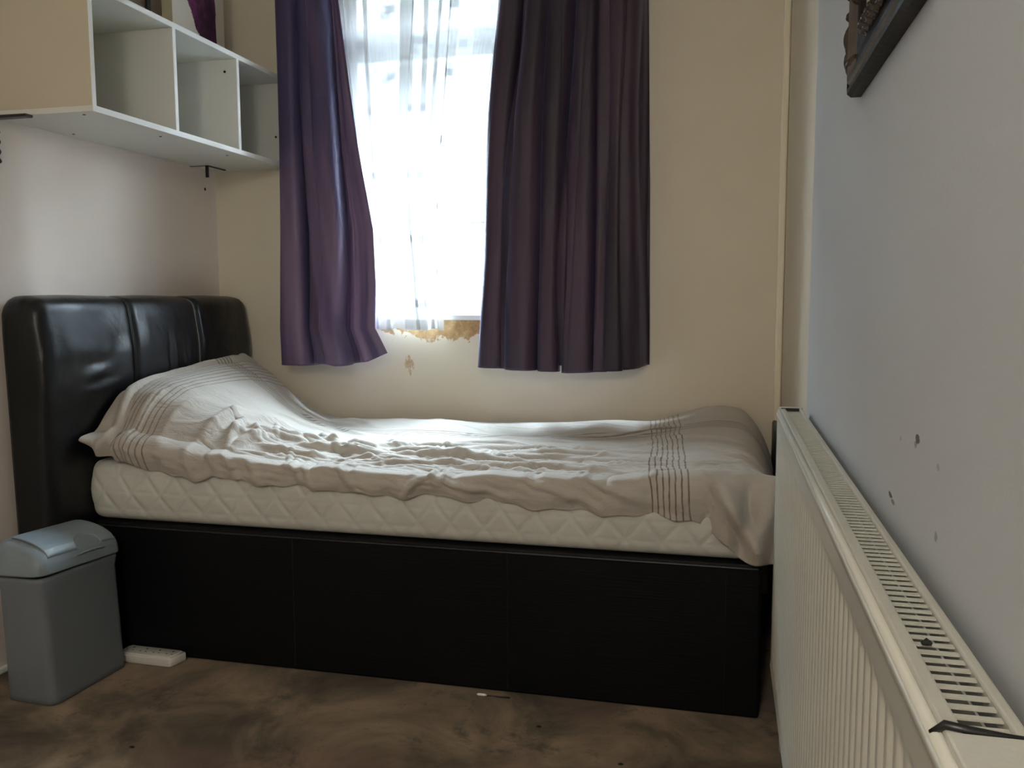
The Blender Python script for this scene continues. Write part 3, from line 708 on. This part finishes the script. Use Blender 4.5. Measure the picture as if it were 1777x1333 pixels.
    hp = np.clip((-1.66-wx)/.08, 0, 1); fold = fold*(1-.5*hp) + hp*.011*np.sin((wx+1.8)*120+k*3)
    corner = np.clip((wx+.06)/.12, 0, 1)
    fold = fold + corner*.020*np.sin((wx-.02)*75+k*3)
    pill = np.clip((-1.40-wx)/.2, 0, 1)
    Zh = edge + (hem-edge)*k
    rr_ = np.clip(k/(.16+.45*np.clip((wx+.15)/.15, 0, 1)+.45*np.clip((-1.35-wx)/.2, 0, 1)), 0, 1)
    Yh = yt1 + (Yf-yt1)*np.sin(rr_*PI/2) - fold*np.clip(k*1.5, 0, 1) - pill*.012*np.sin(k*PI)
    Zh = edge + (hem-edge)*(1-np.cos(np.clip(k, 0, 1)*PI/2*1.0))**.8
    Yv = np.where(top, Yt, Yh); Zv = np.where(top, Z, Zh)
    # small creases crossing the hanging face
    for (cx, kz, ln, ang, w, h) in ((-.98, .5, .09, 65, .10, .012), (-.79, .5, .06, -60, .10, .014), (-1.13, .4, .08, 82, .08, .012), (-.62, .6, .12, 20, .10, .010), (-.40, .5, .14, 25, .12, .010), (-.25, .4, .10, 30, .10, .010), (0.02, .4, .10, 40, .12, .03), (.06, .7, .10, 30, .10, .02)):
        ca, sa = math.cos(math.radians(ang)), math.sin(math.radians(ang))
        a = (wx-cx)*ca*8 + (k-kz)*sa; b_ = -(wx-cx)*sa*8 + (k-kz)*ca
        Yv -= np.where(top, 0, h*np.exp(-(b_/w)**2)*np.exp(-(a/(ln*8))**2))
    for (cx, w, h) in ((-1.47, .020, .014), (-1.395, .014, .012), (-1.34, .012, .014), (-1.565, .022, .008), (-1.27, .016, .009), (-1.10, .010, .008)):
        Yv -= np.where(top, 0, h*np.exp(-((wx-cx-.03*(k-.3))/w)**2)*(1-.4*k)*np.clip(k*5, 0, 1))
    # head end: hem flap and gathered cover beside the headboard
    hd = np.exp(-((wx-x0)/.035)**2)
    Xv = wx + .006*hnoise(wx*3, Yt*2.4, 55, 3)*np.clip((wx-x0)/.1, 0, 1)
    Zv += np.where(top, hd*.010*hnoise(Yt*2.2, Yt*0, 77, 3), 0)
    Yv -= hd*.010*np.where(top, 0, 1)
    # foot end dips over the end of the mattress
    ft = np.clip((wx-.045)/.117, 0, 1); Zv -= np.where(top, .135*ft**2.2, 0)*np.clip((Yt-2.2)/.2, .35, 1)
    Yv = np.minimum(Yv, 3.105)
    vs = np.stack([Xv, Yv, Zv], -1).reshape(-1, 3)
    arc = np.where(top, Yt, yt1 - k*.11)
    uvs = np.stack([wx, arc], -1).reshape(-1, 2)
    o = mesh_obj('duvet', vs, grid_faces(nu, nt), M['duvet'], None, True, uvs)
    s = o.modifiers.new('thickness', 'SOLIDIFY'); s.thickness = .005; s.offset = -1
    return o
dv = duvet(); tag(dv, 'creased oatmeal duvet with brown pintuck stripes spread over the bed', 'duvet')

# ------------------------------------------------------------ pedal-less swing bin
bn = thing('waste_bin', 'grey plastic bin with blue-grey flap lid standing in front of the headboard', 'bin', (-1.738, 1.940, 0))
def rrect(cx, cy, a, b_, r, n=7):
    pts = []
    for sx_, sy_, a0 in ((1, 1, 0), (-1, 1, PI/2), (-1, -1, PI), (1, -1, PI*1.5)):
        for q in np.linspace(0, PI/2, n): pts.append((cx+sx_*(a-r)+r*math.cos(a0+q), cy+sy_*(b_-r)+r*math.sin(a0+q)))
    return pts
def loft(name, rings, mat, parent, cap0=True, cap1=True):
    bm = bmesh.new(); R = [[bm.verts.new(p) for p in r] for r in rings]
    for a, b_ in zip(R, R[1:]):
        n = len(a)
        for k in range(n): bm.faces.new((a[k], a[(k+1) % n], b_[(k+1) % n], b_[k]))
    if cap0: bm.faces.new(R[0][::-1])
    if cap1: bm.faces.new(R[-1])
    return bm_obj(name, bm, mat, parent, True)
rings = []
for z in (0.001, .004, .02, .10, .20, .30, .322, .326, .336, .338):
    t_ = z/.336; xr = .085-.020*t_; xl = -.070-.010*t_
    dn = 0 if z > .003 else .004; lip = .004 if .321 < z < .337 else 0
    cx = (xr+xl)/2; a = (xr-xl)/2-dn+lip; b_ = .136-dn+lip+.002*t_
    rings.append([(x, y-.001, z) for x, y in rrect(cx, 0, a, b_, .024)])
for z in (.338, .20, .01):
    t_ = z/.336; xr = .081-.020*t_; xl = -.066-.010*t_
    rings.append([(x, y-.001, z) for x, y in rrect((xr+xl)/2, 0, (xr-xl)/2, .130, .020)])
loft('bin_body', rings, M['bin_body'], bn)
bn.rotation_euler = (0, 0, math.radians(-3))
# lid: domed hood, tilted up a little at the near end
LA, LB, LH = .079, .150, .080
def dome(x, y):
    q = (abs(x)/LA)**3.2 + (abs(y)/LB)**5.0
    return LH*max(0.0, 1-q)**.42*(1-.10*(x/LA)) 
lidrot = Matrix.Rotation(math.radians(-2.4), 4, 'X') @ Matrix.Rotation(math.radians(-2.6), 4, 'Y'); lidloc = Matrix.Translation((-.004, 0, .338))
rings = []
for sc_, z in ((.995, .001), (1.0, -.002), (1.0, .004), (.995, .02), (.985, .036), (.965, .046), (.93, .056), (.87, .065), (.78, .072), (.64, .077), (.45, .081), (.22, .083), (.05, .0835)):
    ring = []
    for x, y in rrect(0, 0, LA, LB, .032, 10):
        kx = sc_ if sc_ > .9 else sc_; ky = 1-(1-sc_)*.62 if sc_ > .2 else sc_*2.4
        tilt = -.020*(x*sc_/LA)*min(1, z/.05)
        ring.append((x*kx, y*ky*1.0, z + tilt))
    rings.append(ring)
lid = loft('bin_lid', rings, M['bin_lid'], bn, False, True); lid.matrix_local = lidloc @ lidrot
# flap: a separate panel following the hood on the room side, with a scooped hand grip
def hood(x, y):
    ax = abs(x)/LA; z_tab = [(0.0, .0835), (.22, .083), (.45, .081), (.64, .077), (.78, .072), (.87, .065), (.93, .056), (.965, .046), (.985, .034), (1.0, .004)]
    z = float(interp(ax, z_tab)); by = abs(y)/LB; m_ = 1-(1-ax)*.62
    ey = by
    drop = 0 if ey < .62 else .010*((ey-.62)/.3)**2
    return z - .020*(x/LA)*min(1, z/.05) - drop
nx_, ny_ = 40, 90; vs = []
for j in range(ny_):
    y = -.112 + .236*j/(ny_-1)
    for i in range(nx_):
        x = -.042 + (.0735+.042)*i/(nx_-1)
        z = hood(x, y)+.0042
        # hand grip scoop at the middle of the lower edge
        g_ = ((y-.030)/.042)**2 + ((x-.0735)/.030)**2
        if g_ < 1: z -= .020*(1-g_)**.5
        vs.append((x, y, z))
fl = mesh_obj('bin_flap', vs, grid_faces(nx_, ny_), M['bin_flap'], bn, True); fl.matrix_local = lidloc @ lidrot
s = fl.modifiers.new('thickness', 'SOLIDIFY'); s.thickness = .004; s.offset = -1
bm = bmesh.new(); tube(bm, [(.0775+.004*math.sin(k*PI), .030-.05+.10*k, .034+.006*math.sin(k*PI)-.008) for k in np.linspace(0, 1, 14)], [.0012+.0025*math.sin(k*PI) for k in np.linspace(0, 1, 14)], 8)
gp = bm_obj('grip_lip', bm, M['bin_flap'], fl, True)

# ------------------------------------------------------------ socket block on the floor
eb = thing('extension_socket', 'white multi-socket block lying on the carpet between bin and bed base', 'extension socket', (-1.60, 2.112, 0))
bm = bmesh.new()
pts = rrect(0, 0, .098, .029, .006, 5); pts = [(x, y) if x < .05 else (x-.014*max(0, -(y)/.029), y) for x, y in pts]
rg = [[(x*s1, y*s1, z) for x, y in pts] for s1, z in ((.97, .0008), (1, .004), (1, .022), (.98, .026))]
loft('block_body', rg, M['socket_white'], eb)
rg = [[(x*s1, y*s1, z) for x, y in pts] for s1, z in ((.90, .0262), (.90, .0285), (.87, .030))]
loft('top_plate', rg, M['socket_white'], eb, False, True)
for k in range(4):
    cx = -.066+.044*k
    for q in ((cx-.002, cx+.002, .008, .015), (cx-.012, cx-.007, -.008, -.005), (cx+.006, cx+.011, -.008, -.005)):
        boxes('socket_slot', [(*q, .0301, .0305)], M['dark_hole'], eb)
eb.rotation_euler = (0, 0, math.radians(-1))

db = thing('pen_fragment', 'tiny white-tipped dark pen scrap on the carpet beside the bed base', 'debris', (-.57, 2.118, .004))
bm = bmesh.new(); tube(bm, [(-.046, 0, 0), (-.042, 0, 0), (-.024, 0, 0), (-.018, 0, 0)], [.001, .0035, .0035, .001], 8); bm_obj('white_tip', bm, M['board_edge'], db, True)
bm = bmesh.new(); tube(bm, [(-.018, 0, -.0008), (.0, .001, -.001), (.018, 0, -.001), (.044, .002, -.0008)], [.0012, .001, .0022, .002], 8); bm_obj('dark_shaft', bm, M['black_plastic'], db, True)
for i, (x, y, l) in enumerate(((-.205, 1.86, 'dark crumb on the carpet near the radiator foot'), (-.42, 1.985, 'lone dark crumb on the open carpet in front of the bed'), (-1.33, 1.67, 'dark sliver of grit on the carpet right of the bin'))):
    bm = bmesh.new(); tube(bm, [(-.006, 0, 0), (0, .001, .001), (.006, .002, 0)], [.001, .0028, .001], 7)
    o = bm_obj('carpet_crumb', bm, M['dark_hole'], None, True, (x, y, .003)); tag(o, l, 'debris', 'crumbs on the carpet')

# ------------------------------------------------------------ radiator
RX0, RX1, RY0, RY1, RZ0, RZ1 = .1215, .176, .44, 2.025, .195, .80
rad = thing('radiator', 'ivory panel radiator with slatted top grille on the right wall', 'radiator', (RX0, RY0, RZ0))
def rrel(o): o.matrix_parent_inverse = Matrix.Translation((-RX0, -RY0, -RZ0)); return o
# front panel with pressed vertical flutes
def rad_panel():
    yy = np.arange(RY0+.012, RY1-.012, .00275); zz = np.r_[np.linspace(RZ0+.006, RZ0+.05, 14), np.linspace(RZ0+.06, RZ1-.085, 6), np.linspace(RZ1-.075, RZ1-.006, 26)]
    ny, nz = len(yy), len(zz); vs = []
    for z in zz:
        f0 = min(1, max(0, (z-(RZ0+.030))/.02)); f1 = min(1, max(0, ((RZ1-.040)-z)/.022)); fl_ = (3*f0*f0-2*f0**3)*(3*f1*f1-2*f1**3)
        lip = .004*math.exp(-((z-(RZ1-.010))/.005)**2) + .003*math.exp(-((z-(RZ0+.010))/.006)**2)
        for y in yy:
            ph = ((y-RY0-.03)/.0333) % 1.0; e = min(1, max(0, (y-RY0-.05)/.01))*min(1, max(0, (RY1-.05-y)/.01))
            q = 1/(1+math.exp(-(abs(ph-.5)-.25)/.035))      # 0 in the proud band, 1 in the recess
            vs.append((RX0 + .0042*q*fl_*e - lip*.5, y, z))
    return mesh_obj('front_panel', vs, grid_faces(ny, nz), M['rad_white'], rad, True)
rp = rrel(rad_panel()); s = rp.modifiers.new('thickness', 'SOLIDIFY'); s.thickness = .0015; s.offset = -1 if False else 1
# rolled seam along the top of the front panel
bm = bmesh.new(); tube(bm, [(RX0+.004, RY0+.005, RZ1-.006), (RX0+.004, RY1-.005, RZ1-.006)], .0042, 12); bm_obj('top_seam', bm, M['rad_white'], rp, True)
rrel(boxes('back_panel', [(RX1-.006, RX1-.004, RY0+.01, RY1-.01, RZ0, RZ1-.03)], M['rad_white'], rad))
rrel(boxes('convector_core', [(RX0+.014, RX1-.012, RY0+.03, RY1-.03, RZ0+.05, RZ1-.075)], M['dark_hole'], rad))
# grille: two side rails and about a hundred slats in one piece
bm = bmesh.new()
gx0, gx1 = RX0+.007, RX1
box(bm, gx0, gx0+.011, RY0+.0, RY1-.004, RZ1-.012, RZ1+.001, bev=.002)
box(bm, gx1-.008, gx1, RY0+.0, RY1-.004, RZ1-.014, RZ1, bev=.002)
yy = RY0+.085
while yy < RY1-.02:
    box(bm, gx0+.009, gx1-.006, yy-.0030, yy+.0030, RZ1-.0052, RZ1-.0040)
    yy += .0143
rrel(bm_obj('top_grille', bm, M['rad_grille'], rad))
# end covers
rrel(boxes('side_cover', [(RX0+.003, RX1, RY1-.006, RY1, RZ0+.004, RZ1+.004)], M['rad_white'], rad, bev=.002))
rrel(boxes('side_cover', [(RX0+.003, RX1, RY0-.006, RY0, RZ0+.004, RZ1+.002), (RX0+.006, RX1, RY0, RY0+.078, RZ1-.004, RZ1+.003)], M['rad_white'], rad, bev=.002))
o = rrel(boxes('gap_seal', [(RX0+.008, RX1-.008, RY1-.016, RY1-.008, RZ1-.003, RZ1+.0025)], M['black_plastic'], rad)); o['label'] = 'black gap line at the far end of the grille'
bm = bmesh.new(); tube(bm, [(RX0+.001, RY0+.088, RZ1-.004), (RX0+.008, RY0+.085, RZ1+.003), (RX0+.020, RY0+.083, RZ1+.0015), (RX1-.012, RY0+.083, RZ1+.0005), (RX1-.002, RY0+.084, RZ1)], [.0016, .003, .0034, .0018, .0014], 8)
o = rrel(bm_obj('end_clip', bm, M['black_plastic'], rad, True)); o['label'] = 'black clip across the near end of the grille'
for y in (.75, 1.75): rrel(boxes('wall_bracket', [(RX1-.004, XR-.0005, y-.02, y+.02, RZ0+.05, RZ1-.06)], M['rad_white'], rad))
bm = bmesh.new(); tube(bm, [(RX0+.03, RY1-.02, .0005), (RX0+.03, RY1-.02, RZ0+.02)], .0075, 12); rrel(bm_obj('pipe', bm, M['rad_white'], rad, True))
bm = bmesh.new(); tube(bm, [(-.0035, 0, 0), (0, .001, .0012), (.0035, 0, 0)], [.0012, .003, .0012], 8)
o = bm_obj('lint_crumb', bm, M['dark_hole'], None, True, (.147, .655, RZ1+.001)); tag(o, 'black speck of dirt lying on the radiator grille', 'debris')

# ------------------------------------------------------------ ornate picture frame on the right wall
# frame lies in the wall plane; local a runs along -y (towards the viewer), z up
FY, FZ, FW, FHh = 1.392, 1.342, .50, .62
pfm = thing('picture_frame', 'dark carved wooden picture frame hanging high on the right wall', 'picture frame', (XR, FY, FZ))
prof = [(.0, .000), (.0, .014), (.004, .020), (.009, .021), (.011, .0175), (.014, .0175), (.017, .022), (.022, .023), (.040, .013), (.058, .010), (.072, .014), (.078, .018), (.084, .016), (.088, .009), (.088, .004)]
loop = []
bm = bmesh.new(); rows = []
for (ins, d) in prof:
    rows.append([bm.verts.new((-.0005-d, -a, z)) for a, z in ((ins, ins), (FW-ins, ins), (FW-ins, FHh-ins), (ins, FHh-ins))])
for a, b_ in zip(rows, rows[1:]):
    for k in range(4): bm.faces.new((a[k], a[(k+1) % 4], b_[(k+1) % 4], b_[k]))
mould = bm_obj('frame_moulding', bm, [M['frame_wood'], M['frame_lit']], pfm)
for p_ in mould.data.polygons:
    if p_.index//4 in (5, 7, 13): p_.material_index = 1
boxes('picture_surface', [(-.006, -.002, -FW+.08, -.08, .08, FHh-.08)], M['frame_pic'], pfm)
# carved leaves at the corners and along the sides
def leaf(bm, a, z, ang, L, w, h):
    n, m = 12, 7; V = []
    for i in range(n):
        s = i/(n-1); ww = w*math.sin(PI*min(1, s*.92+.06))**.8
        row = []
        for j in range(m):
            q = (j/(m-1)-.5)*2; x = L*s; y = ww*q*(1+.18*math.sin(s*22))
            hh = h*(math.sin(PI*(s*.85+.1))*(1-q*q)*.9 + .25*abs(math.sin(q*PI*1.5)))
            ca, sa = math.cos(ang), math.sin(ang)
            row.append(bm.verts.new((-.012-hh, -(a+x*ca-y*sa), z+x*sa+y*ca)))
        V.append(row)
    for i in range(n-1):
        for j in range(m-1): bm.faces.new((V[i][j], V[i][j+1], V[i+1][j+1], V[i+1][j]))
def orn(lst):
    bm = bmesh.new()
    for q in lst: leaf(bm, *q)
    o = bm_obj('carved_ornament', bm, M['frame_carved'], mould, True); return o
for (ca_, cz_, sa_, sz_) in ((0, 0, 1, 1), (FW, 0, -1, 1), (0, FHh, 1, -1), (FW, FHh, -1, -1)):
    L_ = []
    for (da, dz, an) in ((-.012, .035, 1.0), (.0, .03, .5), (.004, .05, 1.35), (-.014, .065, 1.5)):
        aa = ca_+sa_*da; zz_ = cz_+sz_*dz; ang = math.atan2(math.sin(an)*sz_, math.cos(an)*sa_)
        L_.append((aa, zz_, ang, .045, .009, .013))
    orn(L_)
def beads(p0, p1, n, w=.008, L=.026):
    L_ = []
    for i in range(n):
        s = (i+.5)/n; a = p0[0]+(p1[0]-p0[0])*s; z = p0[1]+(p1[1]-p0[1])*s; ang = math.atan2(p1[1]-p0[1], p1[0]-p0[0])
        L_.append((a, z, ang+.55, L, w, .012)); L_.append((a, z, ang-.25, L*.8, w*.8, .010))
    return orn(L_)
beads((.062, .10), (.062, FHh-.10), 16); beads((.10, .062), (FW-.10, .062), 12); beads((.10, FHh-.062), (FW-.10, FHh-.062), 12); beads((FW-.062, .10), (FW-.062, FHh-.10), 16)
beads((.004, .09), (.004, FHh-.09), 15, .006)
